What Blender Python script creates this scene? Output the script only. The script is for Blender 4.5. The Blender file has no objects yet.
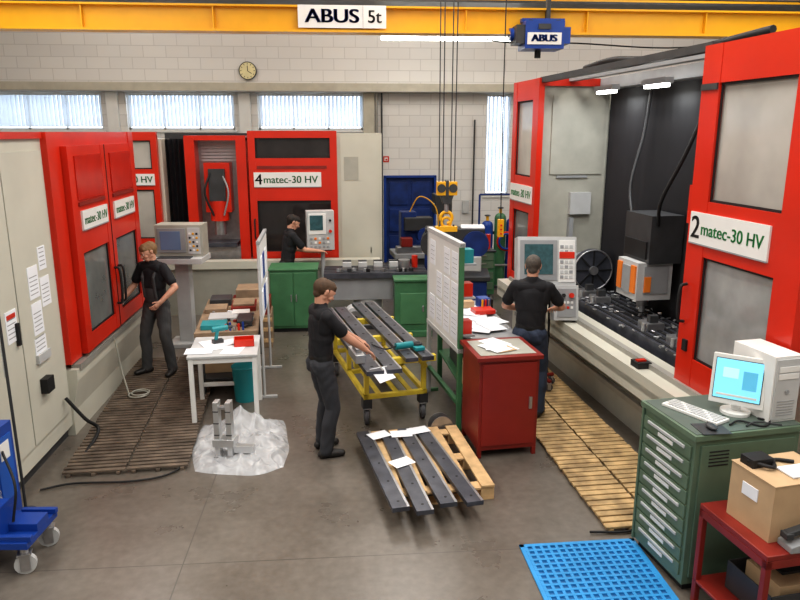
import bpy, math, random
import numpy as np
from mathutils import Matrix, Vector
from mathutils import noise as mn
random.seed(4)
R=math.radians
scn=bpy.context.scene
scn.view_settings.view_transform='Standard'
try: scn.view_settings.look='Medium High Contrast'
except Exception: pass
# ---------------------------------------------------------------- materials
MC={}
def mat(name,col,rough=.5,metal=0,noise=.08,scale=5,emis=0,alpha=1,bump=0,trans=0):
    if name in MC: return MC[name]
    m=bpy.data.materials.new(name); m.use_nodes=True
    nt=m.node_tree; n=nt.nodes; l=nt.links
    bs=n['Principled BSDF']
    tc=n.new('ShaderNodeTexCoord'); nz=n.new('ShaderNodeTexNoise')
    nz.inputs['Scale'].default_value=scale; nz.inputs['Detail'].default_value=4
    l.new(tc.outputs['Object'],nz.inputs['Vector'])
    mr=n.new('ShaderNodeMapRange'); mr.inputs[1].default_value=.3; mr.inputs[2].default_value=.7
    mr.inputs[3].default_value=1-noise; mr.inputs[4].default_value=1+noise
    l.new(nz.outputs['Fac'],mr.inputs[0])
    mx=n.new('ShaderNodeVectorMath'); mx.operation='SCALE'; mx.inputs[0].default_value=col[:3]
    l.new(mr.outputs[0],mx.inputs['Scale']); l.new(mx.outputs[0],bs.inputs['Base Color'])
    bs.inputs['Roughness'].default_value=rough; bs.inputs['Metallic'].default_value=metal
    if bump:
        bp=n.new('ShaderNodeBump'); bp.inputs['Strength'].default_value=bump; bp.inputs['Distance'].default_value=.01
        l.new(nz.outputs['Fac'],bp.inputs['Height']); l.new(bp.outputs[0],bs.inputs['Normal'])
    if emis:
        bs.inputs['Emission Color'].default_value=(*col[:3],1); bs.inputs['Emission Strength'].default_value=emis
    if alpha<1: bs.inputs['Alpha'].default_value=alpha
    if trans:
        tr=n.new('ShaderNodeBsdfTranslucent'); tr.inputs[0].default_value=(*col[:3],1); ms=n.new('ShaderNodeMixShader'); ms.inputs[0].default_value=trans
        l.new(bs.outputs[0],ms.inputs[1]); l.new(tr.outputs[0],ms.inputs[2]); l.new(ms.outputs[0],n['Material Output'].inputs[0])
    MC[name]=m; return m
RED=mat('red_paint',(.60,.028,.010),.28,noise=.10,scale=1.5)
RED2=mat('dark_red_paint',(.23,.022,.015),.4,noise=.15)
BEI=mat('beige_paint',(.57,.56,.48),.40,noise=.07,scale=1.5)
BEI2=mat('grey_beige_paint',(.39,.385,.335),.45)
WHT=mat('white_enamel',(.76,.76,.74),.45,noise=.03)
PAP=mat('paper',(.82,.84,.88),.8,noise=.03)
BLK=mat('black_rubber',(.012,.012,.013),.6)
DGR=mat('dark_grey_metal',(.045,.047,.05),.45,noise=.2)
STL=mat('brushed_steel',(.42,.42,.43),.35,.8,noise=.15,scale=12)
DST=mat('dark_steel_plate',(.085,.09,.11),.36,.4,noise=.3,scale=7)
GRY=mat('grey_paint',(.30,.31,.32),.45)
LGR=mat('light_grey_paint',(.50,.51,.51),.45)
YEL=mat('yellow_paint',(.80,.41,.012),.4,noise=.04)
YEL2=mat('trolley_yellow',(.70,.54,.06),.45,noise=.2)
GRN=mat('green_machine_paint',(.06,.18,.085),.45,noise=.15)
CGR=mat('cabinet_green',(.125,.185,.125),.42,noise=.10)
TXG=mat('sign_green',(.01,.20,.05),.5)
BLU=mat('blue_paint',(.01,.055,.30),.35)
DBL=mat('door_blue',(.01,.035,.17),.45,noise=.3)
MBL=mat('mat_blue',(.03,.28,.62),.55,noise=.1)
TEAL=mat('teal_plastic',(.02,.26,.29),.4)
WOOD=mat('duckboard_wood',(.46,.32,.16),.7,noise=.45,scale=6)
DWOOD=mat('dirty_duckboard_wood',(.14,.108,.082),.7,noise=.45,scale=6)
PWOOD=mat('pallet_wood',(.62,.42,.22),.7,noise=.2,scale=9)
BWOOD=mat('workbench_wood',(.28,.20,.13),.6,noise=.2,scale=8)
CARD=mat('cardboard',(.53,.37,.22),.8,noise=.08)
GLS=mat('polycarbonate_window',(.22,.23,.22),.12,noise=.35,scale=1.5,alpha=.8)
LGL=mat('hazy_window',(.42,.40,.365),.12,noise=.28,scale=1.1)
LGL2=mat('hazy_window_lower',(.33,.335,.33),.12,noise=.38,scale=1.6)
DGL=mat('dark_window',(.03,.026,.026),.1,noise=.3,scale=2)
SCR=mat('screen_blue',(.20,.58,.75),.3,emis=.7,noise=.02)
SCD=mat('screen_dark',(.03,.08,.09),.2,emis=.2,noise=.3,scale=20)
LMP=mat('lamp_tube',(1,1,.95),.3,emis=9,noise=0)
ORG=mat('orange_paint',(.8,.22,.03),.4)
RUB=mat('wheel_grey',(.10,.10,.11),.6)
ZIN=mat('galvanised',(.35,.34,.31),.5,.3)
TAN=mat('beam_paint',(.50,.47,.39),.5)
PLS=mat('plastic_film',(.72,.74,.77),.12,noise=.2,scale=7,alpha=.55,bump=.9)
ALU=mat('aluminium',(.62,.63,.64),.3,.7,noise=.1)
SLAT=mat('blind_fabric',(.80,.85,.90),.7,noise=.05,trans=.5)
# ---------------------------------------------------------------- builder
def frame(A,r,n):
    r=Vector(r).normalized(); n=Vector(n).normalized(); u=r.cross(n)
    M=Matrix.Identity(4)
    for i in range(3):
        M[i][0]=r[i]; M[i][1]=n[i]; M[i][2]=u[i]; M[i][3]=A[i]
    return M
class B:
    def __init__(s,name,loc=(0,0,0),rz=0,bev=.006):
        s.name=name; s.loc=loc; s.rz=rz; s.bev=bev; s.v=[]; s.f=[]; s.m=[]; s.sm=[]; s.ml=[]; s.M=Matrix.Identity(4)
    def mi(s,m):
        if m not in s.ml: s.ml.append(m)
        return s.ml.index(m)
    def add(s,vs,fs,m,smooth=False,M=None):
        T=s.M@M if M is not None else s.M
        o=len(s.v); i=s.mi(m)
        s.v+= [tuple(T@Vector(p)) for p in vs]
        for f in fs:
            s.f.append([o+k for k in f]); s.m.append(i); s.sm.append(smooth)
    def box(s,x0,x1,y0,y1,z0,z1,m,M=None):
        vs=[(x,y,z) for z in(z0,z1) for y in(y0,y1) for x in(x0,x1)]
        s.add(vs,[(0,2,3,1),(4,5,7,6),(0,1,5,4),(2,6,7,3),(0,4,6,2),(1,3,7,5)],m,M=M)
    def cbox(s,c,d,m,rot=(0,0,0)):
        M=Matrix.Translation(c)@Matrix.Rotation(rot[2],4,'Z')@Matrix.Rotation(rot[1],4,'Y')@Matrix.Rotation(rot[0],4,'X')
        s.box(-d[0]/2,d[0]/2,-d[1]/2,d[1]/2,-d[2]/2,d[2]/2,m,M)
    def cyl(s,a,b,r,m,r2=None,n=18,caps=True):
        a=Vector(a);b=Vector(b);d=(b-a).normalized(); r2=r if r2 is None else r2
        x=d.orthogonal().normalized(); y=d.cross(x)
        ra=[a+(x*math.cos(t)+y*math.sin(t))*r for t in [2*math.pi*i/n for i in range(n)]]
        rb=[b+(x*math.cos(t)+y*math.sin(t))*r2 for t in [2*math.pi*i/n for i in range(n)]]
        s.add(ra+rb,[(i,(i+1)%n,n+(i+1)%n,n+i) for i in range(n)],m,True)
        if caps:
            s.add(ra,[list(range(n))[::-1]],m); s.add(rb,[list(range(n))],m)
    def tube(s,pts,r,m,n=8):
        for a,b in zip(pts,pts[1:]): s.cyl(a,b,r,m,n=n)
        for p in pts[1:-1]: s.ball(p,(r,r,r),m,8,5)
    def ctube(s,pts,r,m,n=8,k=6):
        P=[Vector(p) for p in pts]; P=[P[0]*2-P[1]]+P+[P[-1]*2-P[-2]]; out=[]
        for i in range(1,len(P)-2):
            for j in range(k):
                t=j/k; a,b,c,d=P[i-1],P[i],P[i+1],P[i+2]
                out.append(.5*((2*b)+(c-a)*t+(2*a-5*b+4*c-d)*t*t+(-a+3*b-3*c+d)*t**3))
        out.append(P[-2]); s.tube(out,r,m,n)
    def ball(s,c,r,m,n=16,k=10):
        vs=[];fs=[]
        for j in range(k+1):
            ph=math.pi*j/k
            for i in range(n):
                t=2*math.pi*i/n
                vs.append((c[0]+r[0]*math.sin(ph)*math.cos(t),c[1]+r[1]*math.sin(ph)*math.sin(t),c[2]+r[2]*math.cos(ph)))
        for j in range(k):
            for i in range(n):
                a=j*n+i;b=j*n+(i+1)%n
                fs.append((a,a+n,b+n,b))
        s.add(vs,fs,m,True)
    def ring(s,c,ax,R0,r,m,n=28,k=8,arc=1.0,start=0):
        ax=Vector(ax).normalized(); x=ax.orthogonal().normalized(); y=ax.cross(x); c=Vector(c)
        vs=[];fs=[]; N=n if arc>=1 else n+1
        for i in range(N):
            t=start+2*math.pi*arc*i/n; d=x*math.cos(t)+y*math.sin(t)
            for j in range(k):
                q=2*math.pi*j/k
                vs.append(c+d*(R0+r*math.cos(q))+ax*r*math.sin(q))
        for i in range(n):
            i2=(i+1)%N
            if arc<1 and i+1>=N: continue
            for j in range(k):
                fs.append((i*k+j,i2*k+j,i2*k+(j+1)%k,i*k+(j+1)%k))
        s.add(vs,fs,m,True)
    def prism(s,poly,y0,y1,m):
        n=len(poly)
        vs=[(p[0],y0,p[1]) for p in poly]+[(p[0],y1,p[1]) for p in poly]
        s.add(vs,[list(range(n)),list(range(n,2*n))[::-1]]+[(i,i+n,(i+1)%n+n,(i+1)%n) for i in range(n)],m)
    def text(s,t,c,r,n,size,m,align='CENTER',sx=1.0):
        cu=bpy.data.curves.new('t','FONT'); cu.body=t; cu.size=size; cu.align_x=align; cu.align_y='CENTER'; cu.extrude=.002
        o=bpy.data.objects.new('t',cu); bpy.context.collection.objects.link(o)
        dg=bpy.context.evaluated_depsgraph_get(); dg.update()
        me=bpy.data.meshes.new_from_object(o.evaluated_get(dg))
        r=Vector(r).normalized(); n=Vector(n).normalized(); u=n.cross(r)
        for dx in ((0,size*.03) if sx==1 else (-.012,-.004,.004,.012)):
            M=Matrix.Identity(4)
            for i in range(3): M[i][0]=r[i]*sx;M[i][1]=u[i];M[i][2]=n[i];M[i][3]=c[i]+r[i]*dx
            s.add([tuple(v.co) for v in me.vertices],[tuple(p.vertices) for p in me.polygons],m,M=M)
        bpy.data.objects.remove(o); bpy.data.meshes.remove(me)
    def caster(s,x,y,r,m=RUB,ang=0,top=None):
        c,d=math.cos(ang),math.sin(ang); w=.022
        s.cyl((x-d*w,y+c*w,r),(x+d*w,y-c*w,r),r,m); s.cyl((x-d*w*1.2,y+c*w*1.2,r),(x+d*w*1.2,y-c*w*1.2,r),r*.4,LGR)
        for k in(-1,1):
            s.cbox((x-d*w*1.5*k,y+c*w*1.5*k,r*1.25),(r*.9,.006,r*1.7),STL,(0,0,ang))
        s.cbox((x,y,r*2.12),(r*1.3,.085,.012),STL,(0,0,ang))
    def done(s):
        me=bpy.data.meshes.new(s.name); me.from_pydata(s.v,[],s.f)
        for m in s.ml: me.materials.append(m)
        me.polygons.foreach_set('material_index',s.m); me.polygons.foreach_set('use_smooth',s.sm)
        me.update()
        o=bpy.data.objects.new(s.name,me); bpy.context.collection.objects.link(o)
        o.location=s.loc; o.rotation_euler=(0,0,s.rz)
        if s.bev:
            b=o.modifiers.new('bevel','BEVEL'); b.width=s.bev; b.segments=2; b.limit_method='ANGLE'; b.angle_limit=R(50); b.use_clamp_overlap=True
        return o
def doorpanel(b,A,r,n,w,z0,z1,st,ops,th=.09,fm=RED,gm=[GLS]):
    """framed door: local x along r, y into machine; st=(left,right stile), ops=[(z0,z1)]"""
    old=b.M.copy(); b.M=old@frame(A,r,n)
    b.box(0,st[0],0,th,z0,z1,fm); b.box(w-st[1],w,0,th,z0,z1,fm)
    zs=[z0]+[z for o in ops for z in o]+[z1]
    for i in range(0,len(zs),2): b.box(st[0],w-st[1],.004,th-.004,zs[i],zs[i+1],fm)
    for i,o in enumerate(ops):
        b.box(st[0]-.01,w-st[1]+.01,th*.45,th*.6,o[0]-.01,o[1]+.01,gm[i%len(gm)])
        b.box(st[0],w-st[1],.02,.03,o[0],o[0]+.02,BLK); b.box(st[0],w-st[1],.02,.03,o[1]-.02,o[1],BLK)
        b.box(st[0],st[0]+.02,.02,.03,o[0],o[1],BLK); b.box(w-st[1]-.02,w-st[1],.02,.03,o[0],o[1],BLK)
    b.M=old
def nameplate(b,c,r,n,w,h,num):
    old=b.M.copy(); c=Vector(c); r=Vector(r).normalized(); nv=Vector(n).normalized()
    b.M=old@frame(c,r,-nv)
    b.box(-w/2,w/2,-.012,.01,-h/2,h/2,WHT)
    b.box(-w/2,w/2,-.014,-.005,-h/2,-h/2+.012,GRY)
    b.M=old
    k=-w/2+(.16 if num else .04)
    if num: b.text(num,tuple(c+r*(-w/2+.08)+nv*.013),r,nv,h*.98,BLK)
    b.text('matec-30 HV',tuple(c+r*k+nv*.013),r,nv,(w-.18)*.178 if num else w*.170,TXG,'LEFT')
# ---------------------------------------------------------------- room
YW=16.94
def wallmat():
    m=bpy.data.materials.new('painted_block_wall'); m.use_nodes=True; nt=m.node_tree;n=nt.nodes;l=nt.links
    bs=n['Principled BSDF']; tc=n.new('ShaderNodeTexCoord'); sp=n.new('ShaderNodeSeparateXYZ'); cb=n.new('ShaderNodeCombineXYZ')
    ad=n.new('ShaderNodeMath'); ad.operation='ADD'
    l.new(tc.outputs['Object'],sp.inputs[0]); l.new(sp.outputs[0],ad.inputs[0]); l.new(sp.outputs[1],ad.inputs[1])
    l.new(ad.outputs[0],cb.inputs[0]); l.new(sp.outputs[2],cb.inputs[1])
    br=n.new('ShaderNodeTexBrick'); br.inputs['Scale'].default_value=1; br.inputs['Brick Width'].default_value=.5; br.inputs['Row Height'].default_value=.25
    br.inputs['Mortar Size'].default_value=.008; br.inputs['Color1'].default_value=(.75,.735,.71,1); br.inputs['Color2'].default_value=(.70,.685,.665,1); br.inputs['Mortar'].default_value=(.59,.575,.555,1)
    l.new(cb.outputs[0],br.inputs['Vector']); l.new(br.outputs['Color'],bs.inputs['Base Color']); bs.inputs['Roughness'].default_value=.7
    bp=n.new('ShaderNodeBump'); bp.inputs['Strength'].default_value=.2; bp.inputs['Distance'].default_value=.02; bp.invert=True; l.new(br.outputs['Fac'],bp.inputs['Height']); l.new(bp.outputs[0],bs.inputs['Normal'])
    return m
WALL=wallmat()
def floormat():
    m=bpy.data.materials.new('sealed_concrete'); m.use_nodes=True; nt=m.node_tree;n=nt.nodes;l=nt.links
    bs=n['Principled BSDF']; tc=n.new('ShaderNodeTexCoord')
    n1=n.new('ShaderNodeTexNoise'); n1.inputs['Scale'].default_value=.8; n1.inputs['Detail'].default_value=6; n1.inputs['Roughness'].default_value=.65
    n2=n.new('ShaderNodeTexNoise'); n2.inputs['Scale'].default_value=14; n2.inputs['Detail'].default_value=5
    for q in(n1,n2): l.new(tc.outputs['Object'],q.inputs['Vector'])
    mi=n.new('ShaderNodeMix'); mi.data_type='FLOAT'; mi.inputs[0].default_value=.35
    l.new(n1.outputs['Fac'],mi.inputs[2]); l.new(n2.outputs['Fac'],mi.inputs[3])
    cr=n.new('ShaderNodeValToRGB'); cr.color_ramp.elements[0].position=.32; cr.color_ramp.elements[0].color=(.100,.085,.070,1); cr.color_ramp.elements[1].position=.68; cr.color_ramp.elements[1].color=(.195,.174,.150,1)
    l.new(mi.outputs[0],cr.inputs[0])
    sp=n.new('ShaderNodeSeparateXYZ'); l.new(tc.outputs['Object'],sp.inputs[0])
    cur=cr.outputs['Color']
    for ax,off in((0,1.25),(1,.8)):
        a=n.new('ShaderNodeMath'); a.operation='ADD'; a.inputs[1].default_value=off+55; l.new(sp.outputs[ax],a.inputs[0])
        b=n.new('ShaderNodeMath'); b.operation='MODULO'; b.inputs[1].default_value=5.5; l.new(a.outputs[0],b.inputs[0])
        c=n.new('ShaderNodeMath'); c.operation='LESS_THAN'; c.inputs[1].default_value=.010; l.new(b.outputs[0],c.inputs[0])
        mx=n.new('ShaderNodeMix'); mx.data_type='RGBA'; l.new(c.outputs[0],mx.inputs[0]); l.new(cur,mx.inputs[6]); mx.inputs[7].default_value=(.09,.08,.07,1); cur=mx.outputs[2]
    l.new(cur,bs.inputs['Base Color'])
    mr=n.new('ShaderNodeMapRange'); mr.inputs[3].default_value=.18; mr.inputs[4].default_value=.42; l.new(n1.outputs['Fac'],mr.inputs[0]); l.new(mr.outputs[0],bs.inputs['Roughness'])
    return m
FL=floormat()
b=B('floor',bev=0); b.box(-9,12,-4.3,YW+.3,-.2,0,FL); b.done()
CEI=mat('ceiling_paint',(.50,.50,.49),.8)
b=B('ceiling',bev=0); b.box(-9,12,-4.3,YW+.3,7.3,7.5,CEI); b.done()
b=B('wall_left',bev=0); b.box(-9,-8.7,-4,YW+.3,0,7.3,WALL); b.done()
b=B('wall_right',bev=0); b.box(11.7,12,-4,YW+.3,0,7.3,WALL); b.done()
b=B('wall_front',bev=0); b.box(-9,12,-4.3,-4,0,7.3,WALL); b.done()
wins=[(-7.95,-5.46,3.16,3.98),(-4.91,-2.5,3.16,3.98),(-1.96,.47,3.16,3.98),(3.39,3.98,1.62,3.98)]
b=B('wall_back',bev=0)
b.box(-8.7,11.7,YW,YW+.3,3.98,7.3,WALL)
x=-8.7
for i,(a,c,z0,z1) in enumerate(wins):
    if i==3:
        b.box(x,1.0,YW,YW+.3,0,3.98,WALL); b.box(1.0,2.15,YW,YW+.3,2.05,3.98,WALL); b.box(2.15,a,YW,YW+.3,0,3.98,WALL)
    else: b.box(x,a,YW,YW+.3,0,3.98,WALL)
    b.box(a,c,YW,YW+.3,0,z0,WALL); x=c
b.box(x,11.7,YW,YW+.3,0,3.98,WALL); b.done()
for i,(a,c,z0,z1) in enumerate(wins):
    b=B('window_%d'%(i+1),bev=.004)
    for q in(a,c-.05): b.box(q,q+.05,YW+.1,YW+.18,z0,z1,WHT)
    for q in(z0,z1-.05): b.box(a,c,YW+.1,YW+.18,q,q+.05,WHT)
    k=max(1,round((c-a)/.8))
    for j in range(1,k): b.box(a+(c-a)*j/k-.02,a+(c-a)*j/k+.02,YW+.1,YW+.18,z0,z1,WHT)
    b.box(a-.05,c+.05,YW-.04,YW+.1,z0-.05,z0,WHT); b.done()
    b=B('vertical_blinds',bev=0)
    t=a+.05
    while t<c-.04:
        b.cbox((t+.03,YW+.05,(z0+z1)/2+.03),(.085,.003,z1-z0-.1),SLAT,(0,0,R(35+random.uniform(-9,9)))); t+=.092
    b.box(a,c,YW+.03,YW+.07,z1-.05,z1-.01,WHT); b.done()
b=B('trim_1',bev=.01); b.box(-8.7,11.7,YW-.25,YW-.001,4.02,4.2,TAN); b.box(-8.7,11.7,YW-.3,YW-.0,4.0,4.03,ZIN); b.done()
for i,x in enumerate((-5.2,-2.25,.6)):
    b=B('trim_%d'%(i+2),bev=.01); b.box(x-.13,x+.13,YW-.1,YW-.001,0,4.0,TAN if i==2 else WHT)
    b.done()
b=B('wall_pipe',bev=0); b.cyl((.78,YW-.08,0),(.78,YW-.08,4.0),.035,ZIN); b.cyl((.9,YW-.06,0),(.9,YW-.06,4.0),.02,DGR)
b.tube([(3.1,YW-.06,0.3),(3.1,YW-.06,3.4)],.02,DGR); b.box(2.85,3.0,YW-.08,YW-.01,1.2,1.5,LGR); b.done()
b=B('door_1',bev=.008)
b.box(1.0,2.15,YW+.08,YW+.16,0,2.05,DBL)
for z in(.1,.75,1.4): 
    for x in(1.08,1.62): b.box(x,x+.45,YW+.05,YW+.09,z,z+.55,DBL)
b.box(.94,1.0,YW-.03,YW+.1,0,2.1,BLU); b.box(2.15,2.21,YW-.03,YW+.1,0,2.1,BLU); b.box(.94,2.21,YW-.03,YW+.1,2.05,2.11,BLU)
b.cyl((1.55,YW+.03,1.0),(1.55,YW+.03,1.2),.015,STL); b.done()
b=B('fire_sign',bev=0); b.box(.93,1.07,YW-.012,YW-.002,2.42,2.56,RED); b.box(.96,1.04,YW-.016,YW-.011,2.45,2.53,WHT); b.box(.985,1.03,YW-.019,YW-.015,2.46,2.5,RED); b.done()
b=B('wall_clock',bev=.004); c=Vector((-2.14,YW,4.47))
b.cyl(c+Vector((0,-.001,0)),c+Vector((0,-.07,0)),.2,DGR,n=32); b.cyl(c+Vector((0,-.07,0)),c+Vector((0,-.075,0)),.18,mat('clock_face',(.75,.68,.4),.5),n=32)
for i in range(12):
    t=i*math.pi/6; b.cbox(c+Vector((.15*math.sin(t),-.078,.15*math.cos(t))),(.012,.004,.03),BLK,(0,t,0))
b.cbox(c+Vector((.0,-.082,.05)),(.014,.004,.12),BLK,(0,0,0)); b.cbox(c+Vector((.04,-.082,-.03)),(.012,.004,.12),BLK,(0,R(125),0)); b.done()
# ---------------------------------------------------------------- crane
b=B('overhead_crane',bev=.006)
b.box(-8.6,11.6,11.84,12.16,5.03,5.06,YEL); b.box(-8.6,11.6,11.84,12.16,4.66,4.70,YEL); b.box(-8.6,11.6,11.94,12.06,4.7,5.03,YEL)
for x in range(-8,11,2): b.box(x-.01,x+.01,11.86,11.94,4.7,5.03,YEL)
b.box(-8.6,11.6,13.4,13.75,5.42,5.9,YEL); b.box(-8.6,11.6,13.3,13.85,5.38,5.42,DGR)
b.tube([(-8.6,12.3,5.3),(11.6,12.3,5.3)],.02,DGR)
for x in(-8.4,11.3): b.box(x-.2,x+.3,11.5,14.2,5.1,5.35,YEL)
b.box(-.68,.71,11.82,11.845,4.72,5.06,WHT); b.text('ABUS',(-.14,11.815,4.89),(1,0,0),(0,-1,0),.29,mat('sign_blue',(.01,.03,.18),.4),sx=1.22)
b.box(.34,.345,11.81,11.83,4.72,5.06,GRY); b.text('5t',(.52,11.815,4.885),(1,0,0),(0,-1,0),.27,BLK)
b.ctube([(2.3,12.1,4.62),(2.8,12.1,4.56),(3.9,12.1,4.56),(5.5,12.1,4.5),(7,12.1,4.62)],.012,BLK)
b.done()
b=B('chain_hoist',bev=.02)
b.box(2.92,3.55,11.62,12.1,4.42,4.84,BLU); b.box(2.78,2.92,11.65,12.05,4.5,4.78,DGR); b.box(3.55,3.66,11.65,12.05,4.5,4.75,BLU)
b.box(2.95,3.5,11.60,11.63,4.48,4.66,WHT); b.text('ABUS',(3.22,11.595,4.57),(1,0,0),(0,-1,0),.15,BLU,sx=1.15)
for x in(3.0,3.45): b.cyl((x,11.65,4.78),(x,12.2,4.78),.08,DGR)
b.cbox((3.22,11.60,4.75),(.2,.02,.08),DGR); b.box(2.9,3.6,11.8,12.2,4.84,4.9,BLU); b.cyl((2.72,11.9,4.66),(2.78,11.9,4.66),.1,BLU)
b.cyl((3.2,11.9,4.42),(3.2,11.9,4.3),.05,BLK); b.box(3.3,3.36,11.8,11.9,4.9,5.3,DGR)
b.done()
b=B('crane_hook_block',bev=.004); X,Y=1.31,9.0
for dx in(-.1,-.05,.05,.1): b.cyl((X+dx,Y,2.4),(X+dx*1.1,Y,6.3),.007,DGR,n=8)
b.box(X-.35,X+.35,Y-.3,Y+.3,6.2,6.6,YEL); b.box(X-3,X+3,Y-.15,Y+.15,6.6,6.95,YEL)
b.box(X-.13,X+.13,Y-.06,Y+.06,2.33,2.5,YEL); b.box(X-.02,X+.02,Y-.065,Y+.065,2.3,2.52,DGR)
for dx in(-.075,.075): b.cyl((X+dx,Y-.07,2.42),(X+dx,Y+.07,2.42),.055,DGR)
b.prism([(X-.09,2.34),(X+.09,2.34),(X+.05,2.22),(X-.05,2.22)],Y-.05,Y+.05,DGR)
b.cyl((X,Y,2.24),(X,Y,2.12),.03,STL); b.ring((X,Y,2.04),(0,1,0),.075,.022,YEL,arc=.8,start=R(200))
b.box(X-.14,X+.14,Y-.05,Y+.05,1.86,1.93,YEL); b.ring((X,Y,1.98),(0,1,0),.06,.018,YEL)
b.cyl((X-.09,Y-.03,1.95),(X-.16,Y,1.72),.012,DGR); b.cyl((X+.09,Y-.03,1.95),(X+.13,Y,1.68),.012,DGR); b.done()
b=B('pendant_cable',bev=0); b.tube([(2.2,9.9,7.3),(2.21,9.9,3.2),(2.23,9.9,1.9)],.008,BLK); b.box(2.19,2.27,9.86,9.94,1.65,1.9,YEL)
for z in(1.7,1.76,1.82): b.cyl((2.23,9.86,z),(2.23,9.845,z),.014,RED)
b.done()
b=B('fluorescent_lamp',bev=.004); b.box(.77,3.65,14.9,15.1,5.0,5.06,WHT)
for y in(14.95,15.05): b.cyl((.8,y,4.96),(3.62,y,4.96),.026,LMP)
for x in(2.3,3.4): b.cyl((x,15,5.06),(x,15,7.295),.008,DGR)
b.done()
# ---------------------------------------------------------------- machine left
b=B('machining_center',bev=.012)
xf=-2.9
b.box(-5.6,xf,5.2,7.12,.12,3.08,BEI); b.box(-5.5,xf-.05,5.25,7.1,0,.12,DGR)
b.box(xf,xf+.02,5.3,6.2,.3,2.95,BEI); b.box(xf,xf+.02,6.22,7.05,.3,2.95,BEI); b.box(xf+.005,xf+.012,6.2,6.22,.3,2.95,DGR)
b.box(xf+.02,xf+.05,6.1,6.14,1.3,1.5,BLK)
b.box(xf-.3,xf+.03,5.2,7.1,3.06,3.12,RED)
b.box(-5.6,xf-.05,7.12,9.95,.85,3.05,BEI2)
b.box(-5.6,xf-.06,7.12,9.95,0,.85,BEI)
b.prism([(xf-.06,0),(xf+.02,0),(xf+.02,.25),(xf+.1,.6),(xf+.1,.72),(xf-.06,.72)],7.12,9.9,BEI)
b.box(xf+.02,xf+.12,7.2,9.85,.7,.76,ZIN)
b.box(xf-.05,xf+.06,7.12,7.42,.78,3.12,RED); b.box(xf-.05,xf+.06,9.75,9.95,.78,3.12,RED)
b.box(xf-.05,xf+.05,7.42,9.75,2.95,3.12,RED)
b.box(xf-.6,xf-.02,7.12,9.95,3.05,3.12,RED)
n=(-1,0,0)
doorpanel(b,(xf+.12,7.44,0),(0,1,0),n,1.12,.80,2.98,(.17,.12),[(.98,1.86)],.08,RED,[GLS])
doorpanel(b,(xf+.12,8.58,0),(0,1,0),n,1.12,.80,2.98,(.12,.14),[(.98,1.86)],.08,RED,[GLS])
for y0 in(7.6,8.72): 
    b.box(xf+.115,xf+.13,y0,y0+.82,2.42,2.88,mat('red_inset',(.48,.020,.009),.22)); 
    b.box(xf+.115,xf+.135,y0,y0+.82,2.36,2.40,RED2)
nameplate(b,(xf+.125,8.05,2.2),(0,1,0),(1,0,0),.80,.21,''); nameplate(b,(xf+.125,9.12,2.2),(0,1,0),(1,0,0),.80,.21,'')
for y in(8.50,8.64): b.ctube([(xf+.13,y,1.1),(xf+.19,y,1.14),(xf+.19,y,1.5),(xf+.13,y,1.54)],.014,BLK)
b.box(xf+.115,xf+.125,8.56,8.575,.8,2.98,BLK)
for y0,z0,w,h in((6.46,1.62,.21,.3),(6.46,1.28,.21,.3),(6.7,1.5,.2,.28),(6.44,1.05,.24,.2),(5.95,1.35,.2,.28),(6.72,1.85,.16,.22)):
    b.box(xf+.02,xf+.026,y0,y0+w,z0,z0+h,PAP)
    for k in range(5): b.box(xf+.026,xf+.0275,y0+.02,y0+w-.03,z0+.04+k*.04,z0+.048+k*.04,GRY)
b.box(xf+.026,xf+.028,5.97,6.13,1.56,1.6,RED); b.box(xf+.02,xf+.05,6.43,6.7,1.02,1.1,LGR)
b.box(xf+.02,xf+.09,6.45,6.6,.72,.86,BLK)
b.ctube([(xf+.05,6.9,.5),(xf+.2,6.95,.25),(xf+.3,7.0,.1),(xf+.3,6.5,.02)],.018,BLK)
b.box(-4.8,-3.2,9.97,11.2,0,2.6,BEI)
b.done()
# ---------------------------------------------------------------- machine back
b=B('machining_center',bev=.012); y=12.5
BEL=mat('bellows_black',(.018,.018,.021),.38)
b.box(-5.2,-3.12,y+.1,14.6,0,3.0,BEI); b.box(-3.12,-.1,y+1.0,14.6,0,3.0,BEI2); b.box(-.12,.66,y-.02,14.6,.0,3.1,BEI)
b.box(-.06,.6,y-.04,y-.02,.5,3.0,BEI); b.box(.0,.25,y-.05,y-.03,2.3,2.7,BEI2)
b.box(-5.2,.6,12.12,y+1,0,.85,BEI2); b.box(-5.2,.6,12.06,12.3,.82,.95,BEI)
doorpanel(b,(-4.6,y,0),(1,0,0),(0,1,0),1.42,1.1,3.12,(.2,.1),[(1.3,2.15),(2.5,2.98)],.1,RED,[LGL,LGL])
nameplate(b,(-3.7,y,2.32),(1,0,0),(0,-1,0),.9,.2,'')
def pleats(b,x0,x1,yy,z0,z1,m,step=.045,amp=.03,along='x'):
    vs=[];fs=[];k=int(abs(x1-x0)/step)+1
    for i in range(k+1):
        t=x0+(x1-x0)*i/k; d=yy+(amp if i%2 else -amp)
        p=(t,d) if along=='x' else (d,t)
        vs+=[(p[0],p[1],z0),(p[0],p[1],z1)]
    for i in range(k): fs.append((2*i,2*i+2,2*i+3,2*i+1))
    b.add(vs,fs,m)
pleats(b,-3.14,-2.7,y+.35,.9,3.0,BEL)
pleats(b,-1.72,-1.6,y+.35,.9,3.0,BEL)
b.box(-3.2,-1.6,y+.7,y+.75,.9,3.1,DGR)
b.box(-2.72,-2.55,y-.02,y+.6,.9,3.02,RED); b.box(-1.85,-1.68,y-.02,y+.6,.9,3.02,RED); b.box(-2.72,-1.68,y,y+.6,2.98,3.06,RED)
b.box(-2.55,-1.85,y+.35,y+.5,.9,3.0,STL)
for i in range(7): b.box(-2.5,-1.9,y+.3,y+.36,2.62+i*.055,2.65+i*.055,LGR)
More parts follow.
